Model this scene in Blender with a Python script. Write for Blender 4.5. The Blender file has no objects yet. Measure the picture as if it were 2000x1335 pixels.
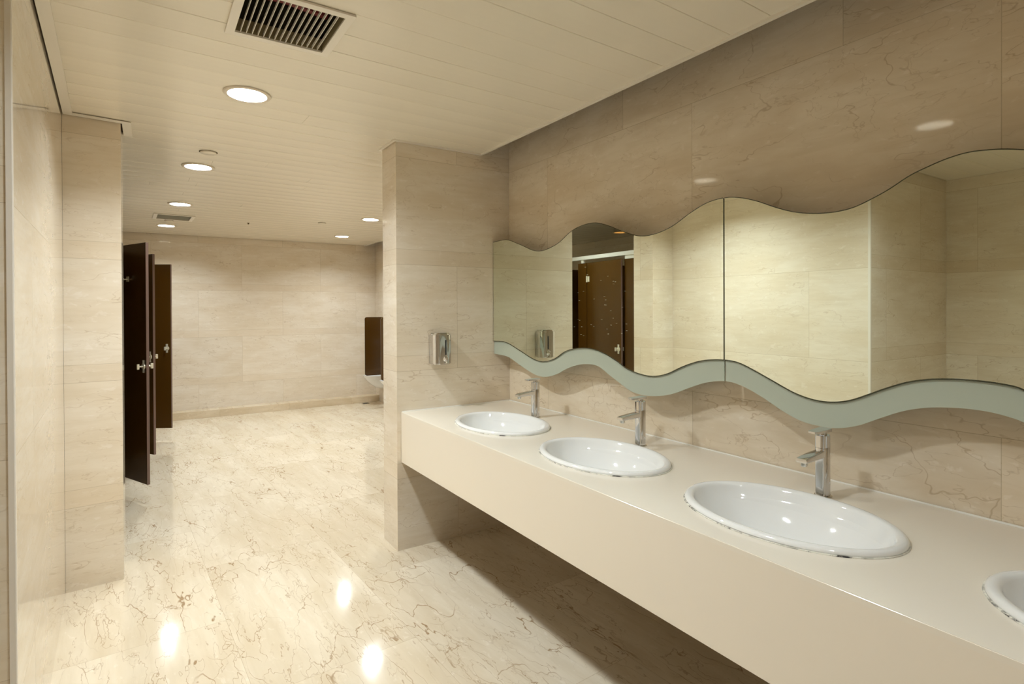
import bpy, bmesh, math, random
from mathutils import Vector, Matrix
random.seed(7)
S = bpy.context.scene
PI = math.pi

# ------------------------------------------------------------------ camera
F_PX = 1092.236
cd = bpy.data.cameras.new('camera'); cam = bpy.data.objects.new('camera', cd)
S.collection.objects.link(cam); S.camera = cam
cd.sensor_width = 36.0; cd.lens = F_PX * 36 / 2000; cd.shift_y = -58.911 / 2000
cd.clip_start = 0.02
R_ = Vector((0.83889136, -0.54428311, -0.00414469)); U_ = Vector((0.00643424, 0.00230217, 0.99997665))
F_ = Vector((0.54426086, 0.83889844, -0.00543332))
m = Matrix((R_, U_, -F_)).transposed().to_4x4(); m.translation = Vector((0, 0, 1.45))
cam.matrix_world = m

# ------------------------------------------------------------------ world, exposure
w = bpy.data.worlds.new('world'); S.world = w; w.use_nodes = True
w.node_tree.nodes['Background'].inputs[0].default_value = (1, 1, 1, 1)
w.node_tree.nodes['Background'].inputs[1].default_value = 0.0
S.view_settings.view_transform = 'Standard'; S.view_settings.look = 'None'
S.view_settings.gamma = 1.0; S.view_settings.use_curve_mapping = False
S.view_settings.exposure = 0.0
S.cycles.max_bounces = 14; S.cycles.diffuse_bounces = 8; S.cycles.glossy_bounces = 6
S.cycles.transmission_bounces = 6
S.cycles.caustics_reflective = True; S.cycles.caustics_refractive = False
S.cycles.sample_clamp_indirect = 4.0
S.cycles.use_denoising = True
LAMP_COL = (0.90, 0.975, 1.0); LAMP_E = 310.0; LAMP_NEAR = 640.0; LAMP_FAR = 480.0; LAMP_FILL = 230.0; LAMP_MID = 430.0       # the round ceiling downlights, plus the added fill lamp

# ------------------------------------------------------------------ measures (metres)
H = 2.46                      # ceiling
XW = 2.043                    # wall behind the mirror
YC, YC2 = 3.182, 3.410        # return wall beside the basins
XC = 1.2411
XE = 1.8285                   # edge of ceiling panels along the mirror wall
XF = 1.2665; HC = 0.8327; HB = 0.532   # vanity front, top, underside
XM = 1.9151                   # mirror plane
XR2, XE2 = 3.045, 2.876       # far right wall and its ceiling edge
YF, YCURB = 8.74, 8.555
SX = -0.262                   # front plane of the toilet stalls

# ------------------------------------------------------------------ material helpers
def new_mat(name):
    mt = bpy.data.materials.new(name); mt.use_nodes = True
    nt = mt.node_tree; b = nt.nodes['Principled BSDF']
    return mt, nt, b
def simple(name, col, rough=0.5, metal=0.0, **kw):
    mt, nt, b = new_mat(name)
    b.inputs['Base Color'].default_value = (*col, 1); b.inputs['Roughness'].default_value = rough
    b.inputs['Metallic'].default_value = metal
    for k, v in kw.items(): b.inputs[k.replace('_', ' ')].default_value = v
    return mt
class N:
    def __init__(s, nt): s.nt = nt
    def new(s, t, **kw):
        n = s.nt.nodes.new(t)
        for k, v in kw.items(): setattr(n, k, v)
        return n
    def link(s, a, b): s.nt.links.new(a, b)
    def val(s, sock, v):
        if hasattr(v, 'is_output') or isinstance(v, bpy.types.NodeSocket): s.link(v, sock)
        else: sock.default_value = v
    def math(s, op, a, b=0.0, c=None, clamp=False):
        n = s.new('ShaderNodeMath', operation=op); n.use_clamp = clamp
        s.val(n.inputs[0], a); s.val(n.inputs[1], b)
        if c is not None: s.val(n.inputs[2], c)
        return n.outputs[0]
    def mix(s, f, a, b, mode='MIX'):
        n = s.new('ShaderNodeMix', data_type='RGBA', blend_type=mode)
        s.val(n.inputs[0], f); s.val(n.inputs[6], a); s.val(n.inputs[7], b)
        return n.outputs[2]
    def noise(s, vec, scale, detail=3, rough=0.5, dist=0.0):
        n = s.new('ShaderNodeTexNoise'); s.link(vec, n.inputs['Vector'])
        n.inputs['Scale'].default_value = scale; n.inputs['Detail'].default_value = detail
        n.inputs['Roughness'].default_value = rough; n.inputs['Distortion'].default_value = dist
        return n.outputs['Fac']
    def maprange(s, v, a, b, c, d, smooth=True):
        n = s.new('ShaderNodeMapRange'); n.interpolation_type = 'SMOOTHSTEP' if smooth else 'LINEAR'
        s.link(v, n.inputs[0])
        for i, x in enumerate((a, b, c, d)): n.inputs[1 + i].default_value = x
        return n.outputs[0]
    def mapping(s, vec, loc=(0, 0, 0), rot=(0, 0, 0), sc=(1, 1, 1)):
        n = s.new('ShaderNodeMapping'); s.link(vec, n.inputs[0])
        n.inputs[1].default_value = loc; n.inputs[2].default_value = rot; n.inputs[3].default_value = sc
        return n.outputs[0]

def marble(name, uax, vax, c1, c2, brick, veinscale=(1.1, 3.2), veinrot=0.0, vein=0.42, vcol=(0.40, 0.27, 0.14),
           rough=0.07, band=True, fine=0.4, crack=0.0, joint=(0.35, 0.26, 0.14), jw=0.0022):
    """polished cream marble slabs; brick = (length, height, u shift, v shift, rotation, row offset)"""
    mt, nt, b = new_mat(name); n = N(nt)
    tc = n.new('ShaderNodeTexCoord'); sp = n.new('ShaderNodeSeparateXYZ'); n.link(tc.outputs['Object'], sp.inputs[0])
    cb = n.new('ShaderNodeCombineXYZ'); n.link(sp.outputs[uax], cb.inputs[0]); n.link(sp.outputs[vax], cb.inputs[1])
    L, Hh, us, vs, rot, off = brick
    uv = n.mapping(cb.outputs[0], rot=(0, 0, rot))
    uvb = n.mapping(uv, loc=(us, vs, 0))
    br = n.new('ShaderNodeTexBrick'); n.link(uvb, br.inputs[0])
    br.offset = off; br.offset_frequency = 2; br.squash = 1.0
    for k, v in (('Color1', (0, 0, 0, 1)), ('Color2', (1, 1, 1, 1)), ('Mortar', (.5, .5, .5, 1)), ('Scale', 1.0),
                 ('Mortar Size', jw / 2), ('Mortar Smooth', 0.1), ('Bias', 0.0), ('Brick Width', L), ('Row Height', Hh)):
        br.inputs[k].default_value = v
    rnd = n.new('ShaderNodeSeparateXYZ'); n.link(br.outputs['Color'], rnd.inputs[0])
    ro = n.new('ShaderNodeCombineXYZ')
    n.link(n.math('MULTIPLY', rnd.outputs[0], 9.3), ro.inputs[0]); n.link(n.math('MULTIPLY', rnd.outputs[0], 5.1), ro.inputs[1])
    n.link(n.math('MULTIPLY', rnd.outputs[0], 7.7), ro.inputs[2])
    va = n.new('ShaderNodeVectorMath', operation='ADD'); n.link(uv, va.inputs[0]); n.link(ro.outputs[0], va.inputs[1])
    q = va.outputs[0]
    qs = n.mapping(q, rot=(0, 0, veinrot), sc=(veinscale[0], veinscale[1], 1))
    cloud = n.noise(qs, 1.6, 4, 0.55, 0.4)
    col = n.mix(n.maprange(cloud, 0.32, 0.68, 0, 1), (*c1, 1), (*c2, 1))
    fl = n.noise(n.mapping(q, rot=(0, 0, veinrot), sc=(1, 1.8, 1)), 16, 3, 0.6, 0.5)      # paler fossils
    col = n.mix(n.maprange(fl, 0.60, 0.70, 0, 0.35), col, (min(1, c2[0] * 1.12), min(1, c2[1] * 1.15), min(1, c2[2] * 1.25), 1))
    st = n.noise(n.mapping(q, rot=(0, 0, veinrot), sc=(veinscale[0] * 1.2, veinscale[1] * 3.5, 1)), 3.0, 4, 0.6, 0.6)
    col = n.mix(n.maprange(st, 0.35, 0.70, 0, 0.22), col, (c1[0] * .82, c1[1] * .78, c1[2] * .68, 1))
    # veins: thin iso-lines of warped noise, broken up by a second noise
    v1 = n.noise(qs, 1.9, 4, 0.5, 0.35)
    l1 = n.maprange(n.math('ABSOLUTE', n.math('SUBTRACT', v1, 0.5)), 0.0, 0.006, 1, 0)
    v2 = n.noise(n.mapping(q, loc=(3.1, 1.7, 4), rot=(0, 0, veinrot), sc=(veinscale[0] * 1.2, veinscale[1] * 1.5, 1)), 2.4, 4, 0.52, 0.3)
    l2 = n.maprange(n.math('ABSOLUTE', n.math('SUBTRACT', v2, 0.47)), 0.0, 0.006, 1, 0)
    mk = n.maprange(n.noise(q, 3.2, 2, 0.5), 0.40, 0.60, 0, 1)
    mk2 = n.maprange(n.noise(n.mapping(q, loc=(9, 2, 1)), 2.6, 2, 0.5), 0.38, 0.58, 0, 1)
    vm = n.math('MAXIMUM', n.math('MULTIPLY', l1, mk), n.math('MULTIPLY', n.math('MULTIPLY', l2, mk2), 0.7))
    v4 = n.noise(n.mapping(q, loc=(5.3, 8.7, 2), rot=(0, 0, veinrot), sc=(veinscale[0], veinscale[1] * 1.25, 1)), 3.9, 4, 0.5, 0.35)
    l4 = n.maprange(n.math('ABSOLUTE', n.math('SUBTRACT', v4, 0.5)), 0.0, 0.008, 1, 0)
    mk4 = n.maprange(n.noise(n.mapping(q, loc=(2, 9, 7)), 2.2, 3, 0.55), 0.40, 0.62, 0.1, 1)
    vm = n.math('MAXIMUM', vm, n.math('MULTIPLY', n.math('MULTIPLY', l4, mk4), fine))
    if crack > 0:
        vo = n.new('ShaderNodeTexVoronoi', feature='DISTANCE_TO_EDGE')
        wv = n.new('ShaderNodeTexNoise'); n.link(q, wv.inputs['Vector']); wv.inputs['Scale'].default_value = 9; wv.inputs['Detail'].default_value = 4
        ws = n.new('ShaderNodeVectorMath', operation='MULTIPLY_ADD'); n.link(wv.outputs['Color'], ws.inputs[0])
        ws.inputs[1].default_value = (.13, .13, .13); n.link(q, ws.inputs[2])
        n.link(n.mapping(ws.outputs[0], rot=(0, 0, veinrot), sc=(veinscale[0] * .8, veinscale[1] * .8, 1)), vo.inputs['Vector']); vo.inputs['Scale'].default_value = 4.2
        l3 = n.maprange(vo.outputs['Distance'], 0.0, 0.012, 1, 0)
        mk3 = n.maprange(n.noise(n.mapping(q, loc=(1, 6, 3)), 3.4, 2, 0.5), 0.44, 0.62, 0, crack)
        vm = n.math('MAXIMUM', vm, n.math('MULTIPLY', l3, mk3))
    col = n.mix(n.math('MULTIPLY', vm, vein), col, (*vcol, 1))
    # slab to slab tint
    tint = n.maprange(rnd.outputs[0], 0, 1, 0.955, 1.03, False)
    tcomb = n.new('ShaderNodeCombineXYZ')
    for i in range(3): n.link(tint, tcomb.inputs[i])
    col = n.mix(1.0, col, tcomb.outputs[0], 'MULTIPLY')
    jm = br.outputs['Fac']
    if band:   # a narrow darker course under every slab course
        sv = n.new('ShaderNodeSeparateXYZ'); n.link(uvb, sv.inputs[0])
        fr = n.math('FRACT', n.math('DIVIDE', sv.outputs[1], Hh))
        bm_ = n.math('LESS_THAN', fr, 0.092 / Hh)
        col = n.mix(n.math('MULTIPLY', bm_, 0.28), col, (c1[0] * .93, c1[1] * .88, c1[2] * .80, 1))
        ln = n.math('LESS_THAN', n.math('ABSOLUTE', n.math('SUBTRACT', fr, 0.092 / Hh)), 0.0009 / Hh)
        jm = n.math('MAXIMUM', jm, n.math('MULTIPLY', ln, 0.8))
    col = n.mix(n.math('MULTIPLY', jm, 0.5), col, (*joint, 1))
    n.link(col, b.inputs['Base Color'])
    rr = n.maprange(n.noise(q, 7, 3, 0.5), 0.3, 0.7, rough * 0.8, rough * 1.3)
    n.link(rr, b.inputs['Roughness']); b.inputs['IOR'].default_value = 1.5
    return mt

C1, C2 = (0.775, 0.68, 0.545), (0.85, 0.775, 0.665)
BW = dict(L=1.084, h=0.645)
mar_x = marble('marble_wall_facing_x', 1, 2, C1, C2, (1.084, 0.645, 0.071, -0.4305 + 0.645 * 4, 0, 0.4))
mar_y = marble('marble_wall_facing_y', 0, 2, C1, C2, (1.084, 0.645, 0.52, -0.4305 + 0.645 * 4, 0, 0.5))
mar_left = marble('marble_left_wall', 1, 2, C1, C2, (1.6, 0.645, 0.9, -0.4305 + 0.645 * 4, 0, 0.5), vein=0.3, band=False, rough=0.04)
mar_mirror = marble('marble_mirror_wall', 1, 2, (0.73, 0.62, 0.47), (0.82, 0.73, 0.595), (1.084, 0.645, 0.071, -0.4305 + 0.645 * 4, 0, 0.4),
                    veinscale=(1.3, 2.6), veinrot=0.18, vein=0.5, fine=0.6, band=False, rough=0.05)
mar_floor = marble('marble_floor', 1, 0, (0.70, 0.60, 0.45), (0.80, 0.715, 0.575), (1.30, 0.655, 0.35, 0.21 + 0.655 * 4, math.radians(3.0), 0.5),
                   veinscale=(0.75, 2.3), veinrot=0.35, vein=0.85, fine=0.6, band=False, rough=0.085, crack=0.9, vcol=(0.30, 0.17, 0.07), joint=(.38, .27, .15), jw=0.0018)
mar_curb = marble('marble_curb', 0, 2, (0.66, 0.54, 0.37), (0.77, 0.66, 0.50), (0.9, 0.3, 0.1, 2.7, 0, 0.5), band=False, rough=0.2)

panel_m = simple('cream_lacquered_ceiling_panel', (0.85, 0.79, 0.67), 0.22)
slab_m = simple('dark_plenum_paint', (0.10, 0.09, 0.07), 0.8)
trim_m = simple('white_trim', (0.86, 0.81, 0.72), 0.35)
steel_trim_m = simple('pale_stone_edge', (0.82, 0.77, 0.70), 0.25)
solid_m = simple('cream_solid_surface', (0.86, 0.79, 0.68), 0.25)
top_m = simple('cream_countertop', (0.86, 0.80, 0.70), 0.16)
porc_m = simple('white_porcelain', (0.86, 0.87, 0.87), 0.06)
porc_m.node_tree.nodes['Principled BSDF'].inputs['Coat Weight'].default_value = 0.3
chrome_m = simple('chrome', (0.72, 0.72, 0.73), 0.07, 1.0)
darkchrome_m = simple('brushed_steel', (0.60, 0.59, 0.55), 0.16, 1.0)
black_m = simple('black_rubber', (0.02, 0.02, 0.02), 0.6)
mirror_m = simple('silvered_mirror', (0.82, 0.87, 0.77), 0.0, 1.0)
edge_m = simple('dark_mirror_edge', (0.05, 0.05, 0.025), 0.25)
frost_m = simple('frosted_green_glass', (0.62, 0.69, 0.59), 0.38, 0.0, Transmission_Weight=0.25, IOR=1.45)
silicone_m = simple('white_silicone', (0.86, 0.84, 0.78), 0.4)
door_m = simple('dark_brown_laminate', (0.070, 0.031, 0.004), 0.22)
dooredge_m = simple('laminate_edge', (0.16, 0.10, 0.08), 0.35)
latch_m = simple('cream_nickel_latch', (0.80, 0.76, 0.62), 0.25, 0.4)
rail_m = simple('anodised_rail', (0.80, 0.82, 0.80), 0.3, 0.3)
duct_m = simple('dark_green_duct_coil', (0.03, 0.20, 0.11), 0.4)
duct_dark = simple('dark_duct_lining', (0.035, 0.028, 0.012), 0.6)
ductred_m = simple('dark_red_duct_pipe', (0.24, 0.03, 0.03), 0.4)
louver_m = simple('grey_louvre', (0.52, 0.50, 0.42), 0.5)
sleeve_m = simple('tan_vent_sleeve', (0.30, 0.24, 0.13), 0.6)  # darker tan for the inner sides of the vent frames
ring_m = simple('lamp_ring_enamel', (0.74, 0.66, 0.54), 0.35)
ringdark_m = simple('dark_gap', (0.10, 0.065, 0.02), 0.7)
spot_m = simple('dried_spot_and_reflection', (0.85, 0.85, 0.70), 0.5)

def mould_mat():
    mt, nt, b = new_mat('mouldy_sealant'); n = N(nt)
    tc = n.new('ShaderNodeTexCoord')
    f = n.noise(tc.outputs['Object'], 26, 5, 0.75)
    g = n.noise(tc.outputs['Object'], 4, 2, 0.5)
    k = n.math('MULTIPLY', n.maprange(f, 0.45, 0.58, 0, 1), n.maprange(g, 0.42, 0.55, 0.25, 1))
    n.link(n.mix(k, (0.80, 0.78, 0.70, 1), (0.035, 0.03, 0.03, 1)), b.inputs['Base Color'])
    b.inputs['Roughness'].default_value = 0.5
    return mt
mould_m = mould_mat()
under_m = simple('dark_shade_board', (0.06, 0.035, 0.012), 0.7)  # dark colour deepens the shade under the counter
def emit(name, col, e):
    mt, nt, b = new_mat(name)
    b.inputs['Base Color'].default_value = (.8, .8, .8, 1)
    b.inputs['Emission Color'].default_value = (*col, 1); b.inputs['Emission Strength'].default_value = e
    return mt
lamp_m = emit('lit_diffuser', LAMP_COL, LAMP_E)
near_m = emit('bright_lit_diffuser', LAMP_COL, LAMP_NEAR)
far_m = emit('far_lit_diffuser', LAMP_COL, LAMP_FAR)
mid_m = emit('mid_lit_diffuser', LAMP_COL, LAMP_MID)
fill_m = emit('fill_lit_diffuser', LAMP_COL, LAMP_FILL)  # weaker emitter for the added fill lamp behind the camera
warm_m = emit('dim_warm_diffuser', (1.0, 0.50, 0.14), 3.0)

# ------------------------------------------------------------------ mesh helpers
def link(o, parent=None):
    S.collection.objects.link(o)
    if parent: o.parent = parent
    return o
def obj(name, bm, mats, parent=None, smooth=False):
    bmesh.ops.recalc_face_normals(bm, faces=bm.faces)
    me = bpy.data.meshes.new(name); bm.to_mesh(me); bm.free()
    for x in (mats if isinstance(mats, (list, tuple)) else [mats]): me.materials.append(x)
    if smooth:
        for p in me.polygons: p.use_smooth = True
        if smooth != 'all': me.set_sharp_from_angle(angle=math.radians(35))
    return link(bpy.data.objects.new(name, me), parent)
def tag(o, label=None, cat=None, group=None, kind=None):
    if label: o['label'] = label
    if cat: o['category'] = cat
    if group: o['group'] = group
    if kind: o['kind'] = kind
    return o
def empty(name, loc, rz=0.0, label=None, cat=None, group=None):
    o = bpy.data.objects.new(name, None); S.collection.objects.link(o)
    o.location = loc; o.rotation_euler = (0, 0, rz); o.empty_display_size = 0.05
    return tag(o, label, cat, group)
def bx(bm, x0, x1, y0, y1, z0, z1, mat=0, bevel=0.0, seg=2):
    t = bmesh.new()
    r = bmesh.ops.create_cube(t, size=1)
    for v in t.verts: v.co = Vector((x0 + (v.co.x + .5) * (x1 - x0), y0 + (v.co.y + .5) * (y1 - y0), z0 + (v.co.z + .5) * (z1 - z0)))
    if bevel > 0: bmesh.ops.bevel(t, geom=t.edges[:], offset=bevel, segments=seg, affect='EDGES', profile=0.7)
    return merge(bm, t, mat)
def merge(bm, t, mat=0, mtx=None):
    if mtx is not None: bmesh.ops.transform(t, matrix=mtx, verts=t.verts)
    mp = {v: bm.verts.new(v.co) for v in t.verts}
    for f in t.faces:
        try:
            nf = bm.faces.new([mp[v] for v in f.verts]); nf.material_index = mat
        except ValueError: pass
    t.free(); return bm
def prism(bm, poly, z0, z1, mat=0):
    a = [bm.verts.new((x, y, z0)) for x, y in poly]; b = [bm.verts.new((x, y, z1)) for x, y in poly]
    bm.faces.new(a[::-1]).material_index = mat; bm.faces.new(b).material_index = mat
    k = len(poly)
    for i in range(k): bm.faces.new((a[i], a[(i + 1) % k], b[(i + 1) % k], b[i])).material_index = mat
    return bm
def lathe(bm, prof, c=(0, 0, 0), seg=48, mat=0, mtx=None, closed=False, ax=(1, 1)):
    """prof = [(r, z)...] revolved about z"""
    t = bmesh.new(); rings = []
    for r, z in prof:
        if r < 1e-6: rings.append([t.verts.new((0, 0, z))])
        else: rings.append([t.verts.new((r * ax[0] * math.cos(2 * PI * i / seg), r * ax[1] * math.sin(2 * PI * i / seg), z)) for i in range(seg)])
    pr = list(zip(rings[:-1], rings[1:]))
    if closed: pr.append((rings[-1], rings[0]))
    for a, b in pr:
        for i in range(seg):
            j = (i + 1) % seg
            if len(a) == 1 and len(b) > 1: t.faces.new((a[0], b[i], b[j]))
            elif len(b) == 1 and len(a) > 1: t.faces.new((a[i], a[j], b[0]))
            elif len(a) > 1: t.faces.new((a[i], a[j], b[j], b[i]))
    M = Matrix.Translation(c)
    if mtx is not None: M = M @ mtx
    return merge(bm, t, mat, M)
def tube(bm, pts, r, seg=12, mat=0):
    t = bmesh.new(); rings = []
    P = [Vector(p) for p in pts]
    for i, p in enumerate(P):
        d = (P[min(i + 1, len(P) - 1)] - P[max(i - 1, 0)]).normalized()
        u = d.orthogonal().normalized() if i == 0 else (u - d * u.dot(d)).normalized()
        v = d.cross(u)
        rings.append([t.verts.new(p + (u * math.cos(2 * PI * k / seg) + v * math.sin(2 * PI * k / seg)) * r) for k in range(seg)])
    for a, b in zip(rings[:-1], rings[1:]):
        for i in range(seg): t.faces.new((a[i], a[(i + 1) % seg], b[(i + 1) % seg], b[i]))
    t.faces.new(rings[0][::-1]); t.faces.new(rings[-1])
    return merge(bm, t, mat)
def mats_by_normal(o):
    for p in o.data.polygons: p.material_index = 0 if abs(p.normal.x) > 0.7 else 1
def struct(o): o['kind'] = 'structure'; return o
def wall(name, poly, z0=0.0, z1=3.0, mats=None):
    bm = bmesh.new(); prism(bm, poly, z0, z1)
    o = obj(name, bm, mats or [mar_x, mar_y]); mats_by_normal(o)
    return struct(o)
def rect(x0, x1, y0, y1): return [(x0, y0), (x1, y0), (x1, y1), (x0, y1)]
def boolean(o, cutter, op='DIFFERENCE'):
    md = o.modifiers.new('b', 'BOOLEAN'); md.object = cutter; md.operation = op; md.solver = 'EXACT'
    dg = bpy.context.evaluated_depsgraph_get(); dg.update()
    me = bpy.data.meshes.new_from_object(o.evaluated_get(dg)); o.modifiers.clear()
    old = o.data; o.data = me; bpy.data.meshes.remove(old)
    bpy.data.objects.remove(cutter)

# ------------------------------------------------------------------ the setting
bm = bmesh.new(); bx(bm, -2.1, 3.3, -2.1, 9.0, -0.12, 0)
struct(obj('floor', bm, mar_floor))
wall('wall_right', rect(XW, XW + .2, -2.0, YC - .0005), mats=[mar_mirror, mar_y])
wall('wall_right_return', rect(XC, 3.3, YC, YC2))
wall('wall_far_right', rect(XR2, XR2 + .2, YC2 + .001, 8.95))
wall('wall_far', [(-2.1, YF + .02), (XR2 - .001, YF - .015), (XR2 - .001, 8.95), (-2.1, 8.95)])
wall('wall_left', [(-0.289, 1.867), (-0.369, 3.649), (-0.37, 3.98), (-1.9, 3.98), (-1.9, 1.867)], mats=[mar_left, mar_y])
wall('wall_left_return', [(-0.3685, 3.6495), (-0.123, 3.6725), (-0.123, 3.915), (-0.3695, 3.915)])
wall('wall_alcove', rect(-1.73, -1.53, -1.85, 1.8665))
wall('wall_near', rect(-1.73, XW - .001, -2.05, -1.851))
wall('wall_stall_back', rect(-2.05, -1.85, 3.981, YF + .01))
bm = bmesh.new(); bx(bm, 0, XR2 - .002, YCURB, YF - .0, 0.0, 0.098, bevel=0.004)
bx(bm, -1.84, -0.001, YCURB, YF - .0, 0.0, 0.098, bevel=0.004)
struct(obj('baseboard_far', bm, mar_curb))
bm = bmesh.new(); bx(bm, -2.1, 3.3, -2.1, 9.0, 3.001, 3.1)
struct(obj('ceiling', bm, slab_m))

# ceiling of long lacquered strips, running across the room and turned 2 degrees to the basin wall
LAMPS = [(0.433, 1.327), (0.3925, 2.876), (0.296, 4.507), (0.254, 6.183), (0.179, 7.837), (1.95, 4.52), (2.091, 6.129), (2.237, 7.747), (0.478, -0.25)]
COVERS = [(0.324, 4.063, .052), (0.194, 7.397, .045), (1.697, 6.676, .045)]
bm = bmesh.new(); A = math.radians(1.9); ca, sa = math.cos(A), math.sin(A)
pitch = 0.160
prof = [(-1, .010), (-1, .0020), (-.98, .0004), (-.6, -.0006), (0, -.0012), (.6, -.0006), (.98, .0004), (1, .0020), (1, .010)]
k = -30
while True:
    yc = 2.362 + pitch * k + pitch / 2
    if yc > 9.2: break
    joints = [-2.3, 3.4]
    jx = random.uniform(-.6, 2.2) if yc > 3 else 9
    if -2 < jx < 3: joints = [-2.3, jx, 3.4]
    for a, b_ in zip(joints[:-1], joints[1:]):
        tl = math.radians(random.gauss(0, .28)); dz = random.uniform(-.0006, .0006); hw = pitch / 2 - .0004
        ends = []
        for X in (a + .0005, b_ - .0005):
            ring = []
            for s, z in prof:
                yy = yc + s * hw; zz = z + math.sin(tl) * s * hw + dz
                ring.append(bm.verts.new((X * ca - (yy - 2.4) * sa, X * sa + (yy - 2.4) * ca + 2.4, H + .0012 + zz)))
            ends.append(ring)
        kk = len(prof)
        for i in range(kk): bm.faces.new((ends[0][i], ends[0][(i + 1) % kk], ends[1][(i + 1) % kk], ends[1][i]))
        bm.faces.new(ends[0][::-1]); bm.faces.new(ends[1])
    k += 1
ceil = struct(obj('ceiling', bm, panel_m))
bm = bmesh.new()
prism(bm, [(-1.528, -1.848), (XE, -1.848), (XE, YC - .002), (XC - .003, YC - .002), (XC - .003, YC2 + .002), (XE2, YC2 + .002), (XE2, YF - .02),
           (-1.848, YF - .004), (-1.848, 3.984), (-.32, 3.984), (-.32, 3.917), (-.118, 3.917), (-.118, 3.668), (-.362, 3.645), (-.284, 1.862), (-1.528, 1.862)], H - .03, H + .03)
boolean(ceil, obj('cutter', bm, panel_m), 'INTERSECT')
bm = bmesh.new()
for x, y in LAMPS + [(-1.42, 5.45)]: lathe(bm, [(0, -.05), (.092, -.05), (.092, .05), (0, .05)], (x, y, H), 48)
V1 = (0.2655, 0.5735, 1.932, 2.238); V2 = (.075, .385, 6.93, 7.27)
for v in (V1, V2): bx(bm, v[0] - .004, v[1] + .004, v[2] - .004, v[3] + .004, H - .05, H + .05)
boolean(ceil, obj('cutter', bm, panel_m))

# perimeter trims
def strip(name, pts, wd, z0, z1, mt, side=1):
    """mitred strip to one side of a polyline"""
    bm = bmesh.new(); P = [Vector((x, y)) for x, y in pts]; off = []
    for i, p in enumerate(P):
        ns = []
        if i > 0: d = (P[i] - P[i - 1]).normalized(); ns.append(Vector((-d.y, d.x)))
        if i < len(P) - 1: d = (P[i + 1] - P[i]).normalized(); ns.append(Vector((-d.y, d.x)))
        nn = ns[0] if len(ns) == 1 else (ns[0] + ns[1]) / (1 + ns[0].dot(ns[1]))
        off.append(p + nn * wd * side)
    r = [[bm.verts.new((q.x, q.y, z)) for q, z in ((a, z0), (b, z0), (b, z1), (a, z1))] for a, b in zip(P, off)]
    for a, b in zip(r[:-1], r[1:]):
        for i in range(4): bm.faces.new((a[i], a[(i + 1) % 4], b[(i + 1) % 4], b[i]))
    bm.faces.new(r[0]); bm.faces.new(r[-1][::-1])
    return struct(obj(name, bm, mt))
strip('trim_1', [(XE + .001, -1.84), (XE + .001, YC - .003), (XC - .005, YC - .003), (XC - .005, YC2 + .003), (XE2 + .001, YC2 + .003), (XE2 + .001, YF - .03)], .014, H - .010, H + .016, trim_m)
strip('trim_2', [(-.2845, 1.90), (-.3635, 3.643), (-.116, 3.6665), (-.116, 3.915)], .040, H - .007, H - .0035, trim_m, -1)
bm = bmesh.new(); prism(bm, [(-.2995, 1.8635), (-.2875, 1.8635), (-.2855, 1.8655), (-.2862, 1.880), (-.2885, 1.880), (-.289, 1.8665), (-.2995, 1.8665)], 0.001, H - .003)
struct(obj('trim_3', bm, steel_trim_m))

# ------------------------------------------------------------------ ceiling lights
def ceiling_light(x, y, label, group, dm=lamp_m):
    t = empty('ceiling_light', (x, y, H), 0, label, 'ceiling light', group)
    bm = bmesh.new(); lathe(bm, [(.080, .001), (.084, -.007), (.094, -.009), (.102, -.006), (.104, -.001), (.100, .0), (.090, .004), (.082, .004)], closed=True)
    obj('rim', bm, ring_m, t, True)
    bm = bmesh.new(); lathe(bm, [(.081, .002), (.081, .050), (.078, .056), (0, .056), (0, .060), (.085, .060), (.085, .002)], closed=False)
    obj('housing', bm, ring_m, t, True)
    bm = bmesh.new(); lathe(bm, [(0, .044), (.060, .044), (.0775, .049), (.0775, .052), (0, .052)])
    obj('diffuser', bm, dm, t, True)
    return t
GL = 'round downlights in the left row'; GR = 'round downlights on the right of the far room'
ceiling_light(*LAMPS[0], 'round lit downlight overhead, outside the photo, mirrored as the right glint above the mirror', GL, mid_m)
ceiling_light(*LAMPS[8], 'unseen round fill downlight added behind the camera', GL, fill_m)  # fill lamp added out of view to brighten the room
ceiling_light(*LAMPS[1], 'largest round lit downlight, nearest the camera, beside the slatted ceiling vent', GL, near_m)
ceiling_light(*LAMPS[2], 'round lit downlight just beyond the small round ceiling cover, second in the left row', GL)
ceiling_light(*LAMPS[3], 'round lit downlight just before the grey louvred vent, third in the left row', GL, far_m)
ceiling_light(*LAMPS[4], 'round lit downlight behind the grey louvred vent, farthest in the left row', GL, far_m)
ceiling_light(*LAMPS[5], 'unseen round fill downlight added behind the marble return wall', GR)  # lamp added out of sight for the room's lighting
ceiling_light(*LAMPS[6], 'round lit downlight close to the edge of the return wall, nearer of the right pair', GR, far_m)
ceiling_light(*LAMPS[7], 'small round lit downlight near the far right corner of the ceiling', GR, far_m)
ceiling_light(-1.42, 5.45, 'dim orange downlight over the toilet stalls, seen only in the mirror', 'downlights over the stalls', warm_m)

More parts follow.
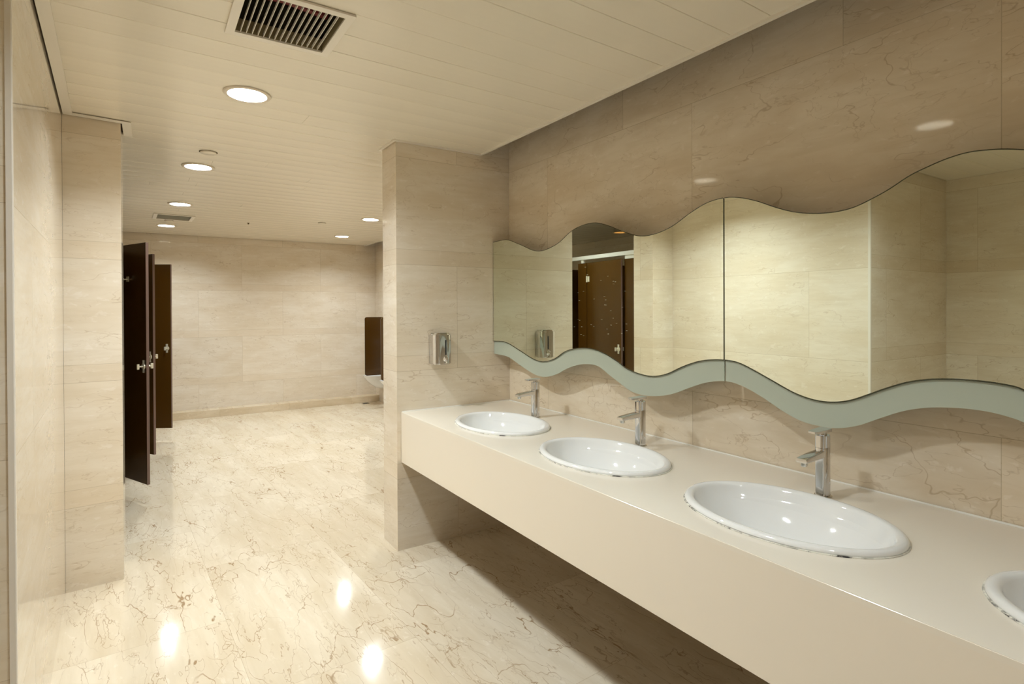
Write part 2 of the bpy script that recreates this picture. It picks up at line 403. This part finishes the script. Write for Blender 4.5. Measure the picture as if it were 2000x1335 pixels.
def cover(x, y, r, label):
    t = empty('ceiling_cover', (x, y, H), 0, label, 'ceiling cover', 'small round ceiling covers')
    bm = bmesh.new(); lathe(bm, [(0, -.010), (r * .84, -.010), (r * .9, -.008), (r * .9, .0), (0, .0)])
    obj('cover_disc', bm, panel_m, t, True)
    bm = bmesh.new(); lathe(bm, [(r * .905, -.0012), (r * 1.03, -.0016), (r * 1.03, .0), (r * .905, .0)], closed=True)
    obj('cover_shadow_gap', bm, ringdark_m, t, True)  # dark ring draws the shadow gap around the disc
cover(*COVERS[0], 'flat round cream cover on the ceiling, just before the second downlight of the left row')
cover(*COVERS[1], 'small round cover on the ceiling between the grey vent and the last left downlight')
cover(*COVERS[2], 'small round cover on the ceiling left of the right-hand pair of downlights')
bm = bmesh.new(); lathe(bm, [(0, -.016), (.007, -.016), (.009, -.004), (.016, -.001), (.016, 0), (0, 0)], (0.973, 7.119, H))
tag(obj('sprinkler_head', bm, ringdark_m, None, True), 'tiny dark sprinkler head on the ceiling midway between the two rows of far lights', 'sprinkler head')

# ------------------------------------------------------------------ vents
def vent_frame(x0, x1, y0, y1, wd, parent, mt, z=-.008):
    bm = bmesh.new()
    for (a, b_, c, d) in ((x0 - wd, x1 + wd, y0 - wd, y0), (x0 - wd, x1 + wd, y1, y1 + wd), (x0 - wd, x0, y0, y1), (x1, x1 + wd, y0, y1)):
        bx(bm, a, b_, c, d, z, -.001)
    for (a, b_, c, d) in ((x0 - .003, x1 + .003, y0 - .003, y0), (x0 - .003, x1 + .003, y1, y1 + .003), (x0 - .003, x0, y0, y1), (x1, x1 + .003, y0, y1)):
        bx(bm, a, b_, c, d, -.001, .045, mat=1)
    return obj('frame', bm, [mt, sleeve_m], parent)
cx, cy = (V1[0] + V1[1]) / 2, (V1[2] + V1[3]) / 2; hx, hy = (V1[1] - V1[0]) / 2, (V1[3] - V1[2]) / 2
t = empty('ceiling_vent', (cx, cy, H), math.radians(.3), 'square white ceiling vent with open slats over a dark duct', 'ceiling vent')
vent_frame(-hx, hx, -hy, hy, .029, t, trim_m)
ns = 15
for i in range(ns):
    x = -hx + (i + 1) * 2 * hx / (ns + 1); bm = bmesh.new()
    bx(bm, x - .0010, x + .0010, -hy + .0005, hy - .0005, -.003, .009)
    obj('slat', bm, trim_m, t)
bm = bmesh.new()
for (a, b_, c, d, e, f) in ((-hx - .02, hx + .02, -hy - .02, hy + .02, .30, .31), (-hx - .02, -hx - .01, -hy - .02, hy + .02, .046, .30), (hx + .01, hx + .02, -hy - .02, hy + .02, .046, .30),
                            (-hx - .01, hx + .01, -hy - .02, -hy - .01, .046, .30), (-hx - .01, hx + .01, hy + .01, hy + .02, .046, .30)): bx(bm, a, b_, c, d, e, f)
obj('duct', bm, duct_dark, t)
bm = bmesh.new()
for i in range(9): tube(bm, [(-hx - .005, -hy + .015 + i * .028, .17 + .01 * (i % 2)), (hx + .005, -hy + .015 + i * .028, .17 + .01 * (i % 2))], .012, 8)
obj('coil', bm, duct_m, t, True)
bm = bmesh.new(); tube(bm, [(-hx - .005, .085, .115), (0, .075, .12), (hx + .005, .10, .115)], .016, 10)
obj('pipe', bm, ductred_m, t, True)

cx, cy = (V2[0] + V2[1]) / 2, (V2[2] + V2[3]) / 2; hx, hy = (V2[1] - V2[0]) / 2, (V2[3] - V2[2]) / 2
t = empty('ceiling_vent', (cx, cy, H), math.radians(2), 'grey louvred rectangular ceiling vent between the third and fourth left lights', 'ceiling vent')
vent_frame(-hx, hx, -hy, hy, .035, t, trim_m, -.008)
for i in range(12):
    y = -hy + (i + .5) * 2 * hy / 12; tb = bmesh.new(); bmesh.ops.create_cube(tb, size=1)
    bm = bmesh.new(); merge(bm, tb, 0, Matrix.Translation((0, y, .008)) @ Matrix.Rotation(math.radians(35), 4, 'X') @ Matrix.Diagonal((2 * hx - .002, .030, .002, 1)))
    obj('slat', bm, louver_m, t)
bm = bmesh.new(); bx(bm, -hx - .01, hx + .01, -hy - .01, hy + .01, .046, .06); obj('duct', bm, slab_m, t)

# ------------------------------------------------------------------ vanity counter
SINKS = [(1.5815, 2.547), (1.5815, 1.7545), (1.5815, .955), (1.5815, .155)]
SA, SB = .2235, .3163
YN = -1.845
t = empty('vanity_counter', (XF, YC, 0), 0, 'long cream wall-hung counter with a deep front apron holding four basins', 'counter')
bm = bmesh.new(); bx(bm, XF, XW - .004, YN, YC - .003, HC - .014, HC)
bmesh.ops.bevel(bm, geom=[e for e in bm.edges if all(v.co.x < XF + .001 and v.co.z > HC - .001 for v in e.verts)], offset=.0016, segments=3, affect='EDGES')
for v in bm.verts: v.co -= Vector((XF, YC, 0))
top = obj('countertop', bm, top_m, t, True)
bm = bmesh.new()
for x, y in SINKS: lathe(bm, [(0, HC - .1), (1, HC - .1), (1, HC + .1), (0, HC + .1)], (x - XF, y - YC, 0), 64, ax=(SA - .022, SB - .022))
cut = obj('cutter', bm, top_m); cut.parent = t
top_world = None
md = top.modifiers.new('b', 'BOOLEAN'); md.object = cut; md.operation = 'DIFFERENCE'; md.solver = 'EXACT'
dg = bpy.context.evaluated_depsgraph_get(); dg.update(); me = bpy.data.meshes.new_from_object(top.evaluated_get(dg)); top.modifiers.clear(); top.data = me
bpy.data.objects.remove(cut)
top.data.set_sharp_from_angle(angle=math.radians(35))
bm = bmesh.new(); bx(bm, .0, .022, YN - YC, -.003, HB, HC - .01401, bevel=0.0)
obj('front_apron', bm, solid_m, t)
bm = bmesh.new(); bx(bm, .0225, XW - XF - .004, YN - YC, -.003, HB + .03, HB + .045)
obj('shade_board', bm, under_m, t)  # added board, darkens the space below the counter
bm = bmesh.new()
tube(bm, [(XW - XF - .0055, YN - YC, HC + .001), (XW - XF - .0055, -.0055, HC + .001)], .004, 8)
tube(bm, [(.004, -.0055, HC + .001), (XW - XF - .0065, -.0055, HC + .001)], .004, 8)
obj('sealant', bm, silicone_m, t, True)

def sink(x, y, label):
    t = empty('sink', (x, y, HC), 0, label, 'sink', 'oval drop-in basins along the counter')
    bm = bmesh.new(); seg = 96
    prof = [(0.000, .0015), (-.0005, .006), (.001, .011), (.006, .0150), (.013, .0165), (.020, .0155), (.026, .0120), (.030, .006), (.0335, -.004)]
    rings = []
    def ring(ax_, bx_, z, n=2.0):
        r = []
        for i in range(seg):
            a = 2 * PI * i / seg; r.append(bm.verts.new((ax_ * math.cos(a), bx_ * math.sin(a), z)))
        return r
    for d, z in prof: rings.append(ring(SA - d, SB - d, z))
    A0, B0 = SA - .0335, SB - .0335; D = .140
    for k in range(1, 15):
        f = 1 - k / 14
        # bowl tightens to the round waste
        fa = f + (1 - f) * (.021 / A0); fb = f + (1 - f) * (.021 / B0)
        rings.append(ring(A0 * fa, B0 * fb, -.004 - D * (1 - f ** 2.3) ** 0.9))
    # outer underside
    for a, b_ in zip(rings[:-1], rings[1:]):
        for i in range(seg): bm.faces.new((a[i], a[(i + 1) % seg], b_[(i + 1) % seg], b_[i]))
    low = ring(.024, .024, -.185); out = [ring(SA - .05, SB - .05, -.03), ring(SA * .7, SB * .72, -.135), low]
    inner_last = rings[-1]
    first = rings[0]
    chain = [first, ring(SA - .023, SB - .023, .0012)] + out
    for a, b_ in zip(chain[:-1], chain[1:]):
        for i in range(seg): bm.faces.new((a[i], b_[i], b_[(i + 1) % seg], a[(i + 1) % seg]))
    for i in range(seg): bm.faces.new((inner_last[i], inner_last[(i + 1) % seg], low[(i + 1) % seg], low[i]))
    obj('basin', bm, porc_m, t, 'all')
    zb = -.144
    bm = bmesh.new(); lathe(bm, [(0, zb - .004), (.010, zb - .003), (.016, zb - .006), (.021, zb + .001), (.024, zb + .004), (.0265, zb + .003), (.026, zb - .002)], seg=32)
    obj('drain', bm, chrome_m, t, True)
    bm = bmesh.new(); lathe(bm, [(1.0, .0002), (.998, .0022), (.985, .0030), (.980, .0002)], seg=96, closed=True, ax=(SA + .0042, SB + .0042))
    obj('sealant', bm, mould_m, t, True)
    return t
sink(*SINKS[0], 'white oval basin farthest away, beside the soap dispenser wall')
sink(*SINKS[1], 'second white oval basin from the return wall, with a mouldy front edge')
sink(*SINKS[2], 'large white oval basin, third from the return wall, wholly in view')
sink(*SINKS[3], 'white oval basin cut off by the right edge of the photo')

def faucet(x, y, label):
    t = empty('faucet', (x, y, HC), 0, label, 'faucet', 'chrome single lever basin mixers')
    def rr(bm, cx_, hw_x, hw_y, r, z0, z1, bev=.001):
        pts = []
        for qx, qy, a0 in ((1, 1, 0), (-1, 1, 90), (-1, -1, 180), (1, -1, 270)):
            for k in range(6):
                a = math.radians(a0 + 90 * k / 5); pts.append((cx_ + qx * (hw_x - r) + r * math.cos(a), qy * (hw_y - r) + r * math.sin(a)))
        prism(bm, pts, z0, z1)
    bm = bmesh.new(); lathe(bm, [(0, 0), (.027, 0), (.027, .0025), (.0245, .004), (0, .004)], seg=40); obj('base_ring', bm, darkchrome_m, t, True)
    bm = bmesh.new()
    lathe(bm, [(0, .004), (.0205, .004), (.0205, .158), (.0195, .160), (0, .160)], seg=48)
    rr(bm, -.014, .012, .0155, .007, .0045, .1585)
    rr(bm, -.014, .012, .0155, .007, .1595, .199)
    lathe(bm, [(0, .1605), (.0205, .1605), (.0205, .199), (.0185, .2015), (0, .2015)], seg=48)
    obj('body', bm, chrome_m, t, True)
    bm = bmesh.new(); lathe(bm, [(0, .2015), (.0125, .2015), (.0125, .2105), (0, .2105)], (-.002, 0, 0), seg=32); obj('cartridge', bm, darkchrome_m, t, True)
    # spout: tapered bar
    bm = bmesh.new(); secs = []
    for xx, zc_, hh, ww in ((-.016, .1400, .0125, .0155), (-.06, .1385, .011, .0165), (-.115, .1345, .0085, .0175), (-.130, .1330, .006, .0175)):
        r = .004; q = []
        for sy, sz, a0 in ((1, 1, 0), (-1, 1, 90), (-1, -1, 180), (1, -1, 270)):
            for k in range(4):
                a = math.radians(a0 + 30 * k); q.append(bm.verts.new((xx, sy * (ww - r) + r * math.cos(a), zc_ + sz * (hh - r) + r * math.sin(a))))
        secs.append(q)
    for a, b_ in zip(secs[:-1], secs[1:]):
        kk = len(a)
        for i in range(kk): bm.faces.new((a[i], a[(i + 1) % kk], b_[(i + 1) % kk], b_[i]))
    bm.faces.new(secs[0]); bm.faces.new(secs[-1][::-1])
    sp = obj('spout', bm, chrome_m, t, True)
    bm = bmesh.new(); lathe(bm, [(0, 0), (.0075, 0), (.009, .001), (.0105, .004), (.0105, .014), (0, .014)], (-.1135, 0, .1130), seg=28)
    obj('aerator', bm, darkchrome_m, sp, True)
    # lever: flat tapered plate
    bm = bmesh.new(); pts = []
    hw0, hw1 = .0195, .0165
    for (px, py) in ((.024, hw0 - .006), (.018, hw0), (-.060, hw1), (-.070, hw1 - .006), (-.070, -hw1 + .006), (-.060, -hw1), (.018, -hw0), (.024, -hw0 + .006)): pts.append((px, py))
    prism(bm, pts, 0, .0065)
    for v in bm.verts: v.co.z += .2105 + (-.02 * v.co.x) + (.004 if v.co.z > .003 and v.co.x > 0 else 0)
    bmesh.ops.bevel(bm, geom=bm.edges[:], offset=.0008, segments=2, affect='EDGES')
    obj('lever', bm, chrome_m, t, True)
    return t
faucet(1.846, 2.599, 'chrome lever faucet at the farthest basin, by the dispenser wall')
faucet(1.855, 1.796, 'chrome lever faucet at the second basin from the return wall')
faucet(1.855, .984, 'chrome lever faucet nearest the camera, at the large third basin')
faucet(1.855, .185, 'chrome lever faucet at the basin cut off by the photo edge')

# ------------------------------------------------------------------ mirrors
TOP = [(3.166, 1.891), (3.008, 1.889), (2.864, 1.846), (2.67, 1.787), (2.493, 1.809), (2.361, 1.867), (2.266, 1.887), (2.165, 1.887), (2.063, 1.858), (1.975, 1.822), (1.86, 1.786), (1.767, 1.784), (1.668, 1.806), (1.569, 1.85), (1.487, 1.879), (1.404, 1.886), (1.337, 1.876), (1.259, 1.849), (1.187, 1.815), (1.118, 1.788), (1.052, 1.773), (0.982, 1.767), (0.918, 1.773), (0.863, 1.792), (0.81, 1.815), (0.761, 1.843), (0.713, 1.86), (0.668, 1.873), (0.615, 1.88), (0.564, 1.875), (0.525, 1.867), (0.497, 1.858)]
LOW = [(3.171, 1.237), (3.028, 1.236), (2.869, 1.194), (2.722, 1.151), (2.629, 1.142), (2.518, 1.165), (2.414, 1.215), (2.315, 1.237), (2.204, 1.242), (2.099, 1.223), (2.001, 1.187), (1.951, 1.163), (1.862, 1.144), (1.777, 1.141), (1.696, 1.16), (1.606, 1.201), (1.511, 1.232), (1.406, 1.243), (1.339, 1.237), (1.261, 1.208), (1.188, 1.177), (1.118, 1.148), (1.053, 1.133), (0.992, 1.132), (0.933, 1.145), (0.877, 1.171), (0.824, 1.198), (0.761, 1.225), (0.702, 1.239), (0.646, 1.245), (0.594, 1.246), (0.544, 1.243), (0.497, 1.234)]
FRO = [(3.172, 1.153), (3.002, 1.142), (2.87, 1.101), (2.722, 1.061), (2.617, 1.054), (2.498, 1.083), (2.414, 1.12), (2.31, 1.15), (2.229, 1.16), (2.153, 1.155), (2.063, 1.114), (1.995, 1.085), (1.929, 1.057), (1.85, 1.047), (1.762, 1.053), (1.671, 1.075), (1.571, 1.116), (1.489, 1.145), (1.401, 1.159), (1.33, 1.149), (1.242, 1.115), (1.17, 1.079), (1.102, 1.053), (1.045, 1.045), (0.977, 1.047), (0.911, 1.066), (0.843, 1.102), (0.779, 1.134), (0.719, 1.153), (0.662, 1.162), (0.609, 1.165), (0.559, 1.162), (0.497, 1.147)]
PER = 0.795
def curve(T):
    T = sorted(T); base = [p for p in T if p[0] < 1.30 and p[0] >= 0.505]
    T = [(y - PER, z) for y, z in T if 1.30 - .0 <= y + 0 and y - PER < .495 and y < 1.2925 + .0] + T
    # continue the wave one period beyond the frame
    ext = [(y - PER, z) for y, z in T if y - PER < T[0][0] - .02]
    T = sorted(set(ext + T))
    def f(y):
        if y <= T[0][0]: return T[0][1]
        if y >= T[-1][0]: return T[-1][1]
        for i in range(len(T) - 1):
            if T[i][0] <= y <= T[i + 1][0]:
                p0, p1, p2, p3 = T[max(i - 1, 0)], T[i], T[i + 1], T[min(i + 2, len(T) - 1)]
                h = p2[0] - p1[0]; s = (y - p1[0]) / h
                m1 = (p2[1] - p0[1]) / (p2[0] - p0[0]) * h; m2 = (p3[1] - p1[1]) / (p3[0] - p1[0]) * h
                return (2*s**3-3*s**2+1)*p1[1] + (s**3-2*s**2+s)*m1 + (-2*s**3+3*s**2)*p2[1] + (s**3-s**2)*m2
    def g(y):   # light smoothing of the measured points
        return (f(y - .018) + 2 * f(y) + f(y + .018) + 2 * f(y - .009) + 2 * f(y + .009)) / 8
    return g
fT, fL, fF = curve(TOP), curve(LOW), curve(FRO)
def sheet(bm, y0, y1, lo, hi, x0, x1, n=160):
    rows = []
    for i in range(n + 1):
        y = y0 + (y1 - y0) * i / n
        rows.append([bm.verts.new((x, y, z)) for x, z in ((x0, lo(y)), (x0, hi(y)), (x1, hi(y)), (x1, lo(y)))])
    for a, b_ in zip(rows[:-1], rows[1:]):
        for k, mi in ((0, 0), (1, 1), (2, 1), (3, 1)):
            bm.faces.new((a[k], a[(k + 1) % 4], b_[(k + 1) % 4], b_[k])).material_index = mi
    bm.faces.new(rows[0]).material_index = 1; bm.faces.new(rows[-1][::-1]).material_index = 1
def wall_mirror(y0, y1, label):
    t = empty('wall_mirror', (XM, (y0 + y1) / 2, 1.1), 0, label, 'mirror', 'wavy frameless mirror panes')
    o = Vector((XM, (y0 + y1) / 2, 1.1))
    bm = bmesh.new(); sheet(bm, y0, y1, fL, fT, XM, XM + .005)
    for v in bm.verts: v.co -= o
    obj('mirror_glass', bm, [mirror_m, edge_m], t)
    for nm, f in (('upper_edge', fT), ('lower_edge', fL)):
        bm = bmesh.new(); tube(bm, [(XM - .0002, y0 + (y1 - y0) * i / 150, f(y0 + (y1 - y0) * i / 150)) for i in range(151)], .0022 if f is fL else .0016, 6)
        for v in bm.verts: v.co -= o
        obj(nm, bm, edge_m, t, True)
    bm = bmesh.new(); sheet(bm, y0, y1, fF, lambda y: fT(y) - .012, XM + .0055, XM + .0115)
    for v in bm.verts: v.co -= o
    obj('frosted_glass', bm, frost_m, t)
    bm = bmesh.new(); bx(bm, XM + .0125, XM + .0245, y0 + .06, y1 - .06, 1.26, 1.74)
    for y in (y0 + .16, (y0 + y1) / 2, y1 - .16):
        for z in (1.32, 1.68): tube(bm, [(XM + .0245, y, z), (XW - .0005, y, z)], .012, 12)
    for v in bm.verts: v.co -= o
    obj('backing_mount', bm, slab_m, t)
    return t
YS = 1.4045
ml = wall_mirror(YS + .0032, YC - .004, 'left wavy mirror pane reflecting the soap dispenser and brown stall door')
bm = bmesh.new(); o = Vector((XM, (YS + .0032 + YC - .004) / 2, 1.1)); bx(bm, XM + .001, XM + .005, YS - .0029, YS + .0029, fL(YS), fT(YS) - .002)
for v in bm.verts: v.co -= o
obj('joint_strip', bm, edge_m, ml)
mr = wall_mirror(-.36, YS - .0032, 'right wavy mirror pane reflecting the plain marble corner')
bm = bmesh.new(); o = Vector((XM, (YS + .0032 + YC - .004) / 2, 1.1))
for i in range(40):
    y = random.choice([random.gauss(2.02, .06), random.gauss(2.05, .10), random.gauss(2.25, .08)]) ; z = random.triangular(1.25, 1.78, 1.36)
    if not (1.93 < y < 2.34 and z > fL(y) + .02): continue
    ln = random.uniform(.0007, .0017)
    for sgn in (0, 1): lathe(bm, [(0, 0), (ln, .0002), (ln * .6, .0008), (0, .0010)], (XM - .0001 - o.x, y - o.y + sgn * .006, z - 1.1), 10, mtx=Matrix.Rotation(-PI / 2, 4, 'Y'))  # each spot gets a twin drawn as its reflection in the glass
ws = obj('water_spots_and_reflections', bm, spot_m, ml); ws['kind'] = 'stuff'; ws['label'] = 'pale dried water spots with their drawn reflections'

# ------------------------------------------------------------------ soap dispenser
t = empty('soap_dispenser', (1.511, YC, 1.205), 0, 'polished steel liquid soap dispenser on the marble return wall above the counter end', 'soap dispenser')
bm = bmesh.new(); bx(bm, -.052, .052, -.006, -.0006, -.088, .088, bevel=.001); obj('back_plate', bm, darkchrome_m, t)
pts = []
hw, dp, rc = .0655, .085, .042
pts.append((-hw + .003, -.007)); pts.append((hw - .003, -.007)); pts.append((hw, -.012))
for k in range(9): a = math.radians(0 - 90 * k / 8); pts.append((hw - rc + rc * math.cos(a), -(dp - rc) + rc * math.sin(a)))
for k in range(9): a = math.radians(-90 - 90 * k / 8); pts.append((-hw + rc + rc * math.cos(a), -(dp - rc) + rc * math.sin(a)))
pts.append((-hw, -.012))
bm = bmesh.new(); prism(bm, pts, -.094, .092)
es = [e for e in bm.edges if abs(e.verts[0].co.z - e.verts[1].co.z) < 1e-6]
bmesh.ops.bevel(bm, geom=es, offset=.006, segments=3, affect='EDGES')
obj('case', bm, chrome_m, t, True)
bm = bmesh.new(); prism(bm, [(x * .82, y * .86 - .004) for x, y in pts], .0925, .098); obj('lid', bm, darkchrome_m, t, True)
RX = Matrix.Rotation(PI / 2, 4, 'X')
bm = bmesh.new(); lathe(bm, [(0, 0), (.017, 0), (.017, .003), (.014, .006), (.011, .010), (.010, .016), (.007, .019), (0, .019)], (.012, -.0845, -.060), 28, mtx=RX); obj('push_button', bm, chrome_m, t, True)
bm = bmesh.new(); tube(bm, [(.012, -.090, -.066), (.012, -.098, -.074), (.012, -.101, -.088)], .0055, 12); obj('nozzle', bm, darkchrome_m, t, True)
bm = bmesh.new(); prism(bm, [(.009, -.0853), (.018, -.0853), (.018, -.0845), (.009, -.0845)], -.035, .055); obj('sight_window', bm, black_m, t)

# ------------------------------------------------------------------ toilet stalls
DH0, DH1 = .15, 1.955; DW = .575
def door_geo(name, hinge, ang, label, hook=True):
    """origin at the hinge foot; local -Y runs to the free edge, +X is the aisle side"""
    t = empty(name, (hinge[0], hinge[1], DH0), ang, label, 'stall door', 'dark brown toilet stall doors')
    hh = DH1 - DH0
    bm = bmesh.new(); bx(bm, -.009, .009, -DW + .004, 0, 0, hh, bevel=.001); obj('door_panel', bm, door_m, t)
    bm = bmesh.new(); bx(bm, -.0095, .0095, -DW, -DW + .0035, 0, hh); obj('edge_strip', bm, dooredge_m, t)
    zl = 1.03 - DH0
    for s in (1, -1):
        bm = bmesh.new()
        # plate: round centre with ears above and below
        ys = -DW + .045
        lathe(bm, [(0, 0), (.024, 0), (.022, .006), (0, .007)], (s * .0092, ys, zl), 24, mtx=Matrix.Rotation(s * PI / 2, 4, 'Y'))
        x0, x1 = sorted((s * .0092, s * .0142))
        bx(bm, x0, x1, ys - .011, ys + .011, zl - .048, zl + .048, bevel=.002)
        bx(bm, x0, x1, ys - .018, ys + .018, zl - .014, zl + .014, bevel=.002)
        pl = obj('latch_plate', bm, latch_m, t)
        bm = bmesh.new()
        tube(bm, [(s * .013, ys, zl), (s * .042, ys, zl)], .0065, 12)
        x0, x1 = sorted((s * .040, s * .056)); bx(bm, x0, x1, ys - .008, ys + .008, zl - .02, zl + .02, bevel=.004)
        obj('latch_knob', bm, latch_m, pl, True)
    for z in (.16, hh - .18):
        bm = bmesh.new(); tube(bm, [(.019, -.010, z - .035), (.019, -.010, z + .035)], .009, 12); bx(bm, .0092, .012, -.045, -.006, z - .03, z + .03)
        obj('hinge', bm, latch_m, t, True)
    if hook:
        bm = bmesh.new(); z = 1.69 - DH0; y = -DW * .5
        bx(bm, -.0125, -.0095, y - .018, y + .018, z - .02, z + .02, bevel=.001)
        tube(bm, [(-.012, y, z), (-.035, y, z - .004), (-.046, y, z + .010), (-.047, y, z + .03)], .005, 10)
        obj('coat_hook', bm, latch_m, t, True)
    return t
def face(hx_, hy_, ex, ey): return math.atan2(ex - hx_, -(ey - hy_))
door_geo('stall_door', (SX, 4.76), 0.06, 'closed dark brown stall door, first in the row, seen in the mirror', True)
door_geo('stall_door', (-.246, 5.497), face(-.186, 5.365, -.009, 4.970), 'largest dark brown stall door ajar beside the left pillar, showing its inner side')
door_geo('stall_door', (-.262, 6.470), face(-.262, 6.475, .037, 5.982), 'narrow-looking dark brown stall door between the nearest and the farthest open doors')
door_geo('stall_door', (-.292, 7.518), face(-.292, 7.518, .206, 7.23), 'farthest open brown stall door with a steel latch against the far wall')

def board(name, x0, x1, y0, y1, z0, z1, label, cat, group, mt=door_m):
    t = empty(name, ((x0 + x1) / 2, (y0 + y1) / 2, 0), 0, label, cat, group); cx_, cy_ = (x0 + x1) / 2, (y0 + y1) / 2
    bm = bmesh.new(); bx(bm, x0 - cx_, x1 - cx_, y0 - cy_, y1 - cy_, z0, z1, bevel=.001); obj('panel', bm, mt, t)
    xs = (x0 + .02, x1 - .02) if x1 - x0 > .1 else ((x0 + x1) / 2,)
    for px in xs:
        for py in ((cy_,) if x1 - x0 > .1 else ((y0 + .03, y1 - .03) if y1 - y0 > .09 else (cy_,))):
            bm = bmesh.new(); lathe(bm, [(0, .0005), (.022, .0005), (.020, .006), (.009, .01), (.009, z0), (0, z0)], (px - cx_, py - cy_, 0), 20)
            obj('foot', bm, latch_m, t, True)
    return t
GP = 'brown front panels between the stall doors'; GD = 'brown side partitions between the stalls'
PF = [(3.99, 4.178, 'first brown front panel, right of the closed stall door in the mirror'), (4.772, 4.914, 'brown front panel between the closed door and the first open door'),
      (5.508, 5.888, 'brown front panel behind the nearest open stall door'), (6.49, 6.93, 'brown front panel behind the second open stall door'), (7.545, 8.53, 'brown front panel from the last stall door to the far wall')]
for y0, y1, lb in PF: board('stall_front_panel', SX - .012, SX + .008, y0, y1, DH0, DH1, lb, 'stall panel', GP)
for y, lb in ((4.84, 'brown partition between the closed stall and the first open one'), (5.70, 'brown partition between the first and second open stalls'), (6.70, 'brown partition between the second and third open stalls')):
    board('stall_partition', -1.849, SX - .013, y - .010, y + .010, DH0, DH1, lb, 'stall partition', GD)
bm = bmesh.new(); bx(bm, SX - .022, SX + .018, 3.985, YF - .025, 1.992, 2.034, bevel=.006)
bx(bm, SX - .012, SX + .008, 3.99, 4.17, 1.956, 1.992)
for y in (4.84, 5.70, 6.70, 8.0): bx(bm, SX - .012, SX + .008, y - .02, y + .02, 1.956, 1.992)
tag(obj('head_rail', bm, rail_m, None, True), 'long silver head rail running along the top of the toilet stalls', 'rail')

# ------------------------------------------------------------------ urinals
def urinal(y, label):
    t = empty('urinal', (XR2, y, 0), 0, label, 'urinal', 'white wall-hung urinals')
    bm = bmesh.new(); seg = 32; rings = []
    # sections from the foot of the bowl up: (z, half width, projection, wall thickness inward)
    secs = [(.245, .045, .10), (.27, .085, .165), (.32, .125, .235), (.38, .150, .295), (.435, .165, .335), (.452, .167, .340)]
    def ring(z, hw, pr):
        r = []
        for i in range(seg + 1):
            a = -PI / 2 + PI * i / seg
            c, s_ = math.cos(a), math.sin(a)
            r.append(bm.verts.new((-.001 - pr * abs(c) ** .8, hw * (abs(s_) ** .8) * (1 if s_ > 0 else -1), z)))
        return r
    for s_ in secs: rings.append(ring(*s_))
    rings.append(ring(.452, .145, .318)); rings.append(ring(.40, .125, .28)); rings.append(ring(.33, .08, .19)); rings.append(ring(.30, .03, .10))
    for a, b_ in zip(rings[:-1], rings[1:]):
        for i in range(seg): bm.faces.new((a[i], a[i + 1], b_[i + 1], b_[i]))
    bm.faces.new(rings[0]); bm.faces.new(rings[-1])
    bx(bm, -.06, -.001, -.165, .165, .25, .98, bevel=.02, seg=4)
    bx(bm, -.13, -.04, -.165, -.125, .44, .94, bevel=.018, seg=4); bx(bm, -.13, -.04, .125, .165, .44, .94, bevel=.018, seg=4)
    bx(bm, -.15, -.04, -.165, .165, .90, .98, bevel=.025, seg=4)
    obj('bowl', bm, porc_m, t, True)
    bm = bmesh.new(); tube(bm, [(-.05, 0, .985), (-.05, 0, 1.08), (-.001, 0, 1.10)], .012, 14); obj('flush_pipe', bm, chrome_m, t, True)
    return t
urinal(8.28, 'white urinal in the far corner behind the brown privacy divider')
urinal(7.55, 'white urinal lip showing below the nearer edge of the brown divider')
def divider(y, label):
    t = empty('urinal_divider', (XR2, y, 0), 0, label, 'urinal divider', 'brown privacy dividers between urinals')
    bm = bmesh.new(); pts = []; x0, x1, z0, z1, r = -.445, -.001, .495, 1.339, .03
    for cx_, cz, a0 in ((x0 + r, z1 - r, 90), (x0 + r, z0 + r, 180)):
        for k in range(7): a = math.radians(a0 + 15 * k); pts.append((cx_ + r * math.cos(a), cz + r * math.sin(a)))
    pts += [(x1, z0), (x1, z1)]
    a = [bm.verts.new((x, -.009, z)) for x, z in pts]; b_ = [bm.verts.new((x, .009, z)) for x, z in pts]; kk = len(pts)
    bm.faces.new(a); bm.faces.new(b_[::-1])
    for i in range(kk): bm.faces.new((a[i], b_[i], b_[(i + 1) % kk], a[(i + 1) % kk]))
    obj('panel', bm, door_m, t)
    for z in (.62, 1.2):
        bm = bmesh.new(); bx(bm, -.04, -.001, .0095, .03, z - .03, z + .03, bevel=.002); obj('bracket', bm, latch_m, t)
divider(7.90, 'brown rounded privacy divider on the far right wall, wholly in view')
divider(7.235, 'brown privacy divider mostly hidden behind the marble return wall')
t = empty('floor_drain', (2.79, 8.46, 0), 0, 'small dark floor drain in front of the curb in the far right corner', 'drain')
bm = bmesh.new(); bx(bm, -.05, .05, -.05, .05, .0003, .004, bevel=.001); obj('grate', bm, darkchrome_m, t)
for i in range(5): bm = bmesh.new(); bx(bm, -.04, .04, -.036 + i * .016, -.028 + i * .016, .0041, .0046); obj('slot', bm, black_m, t)
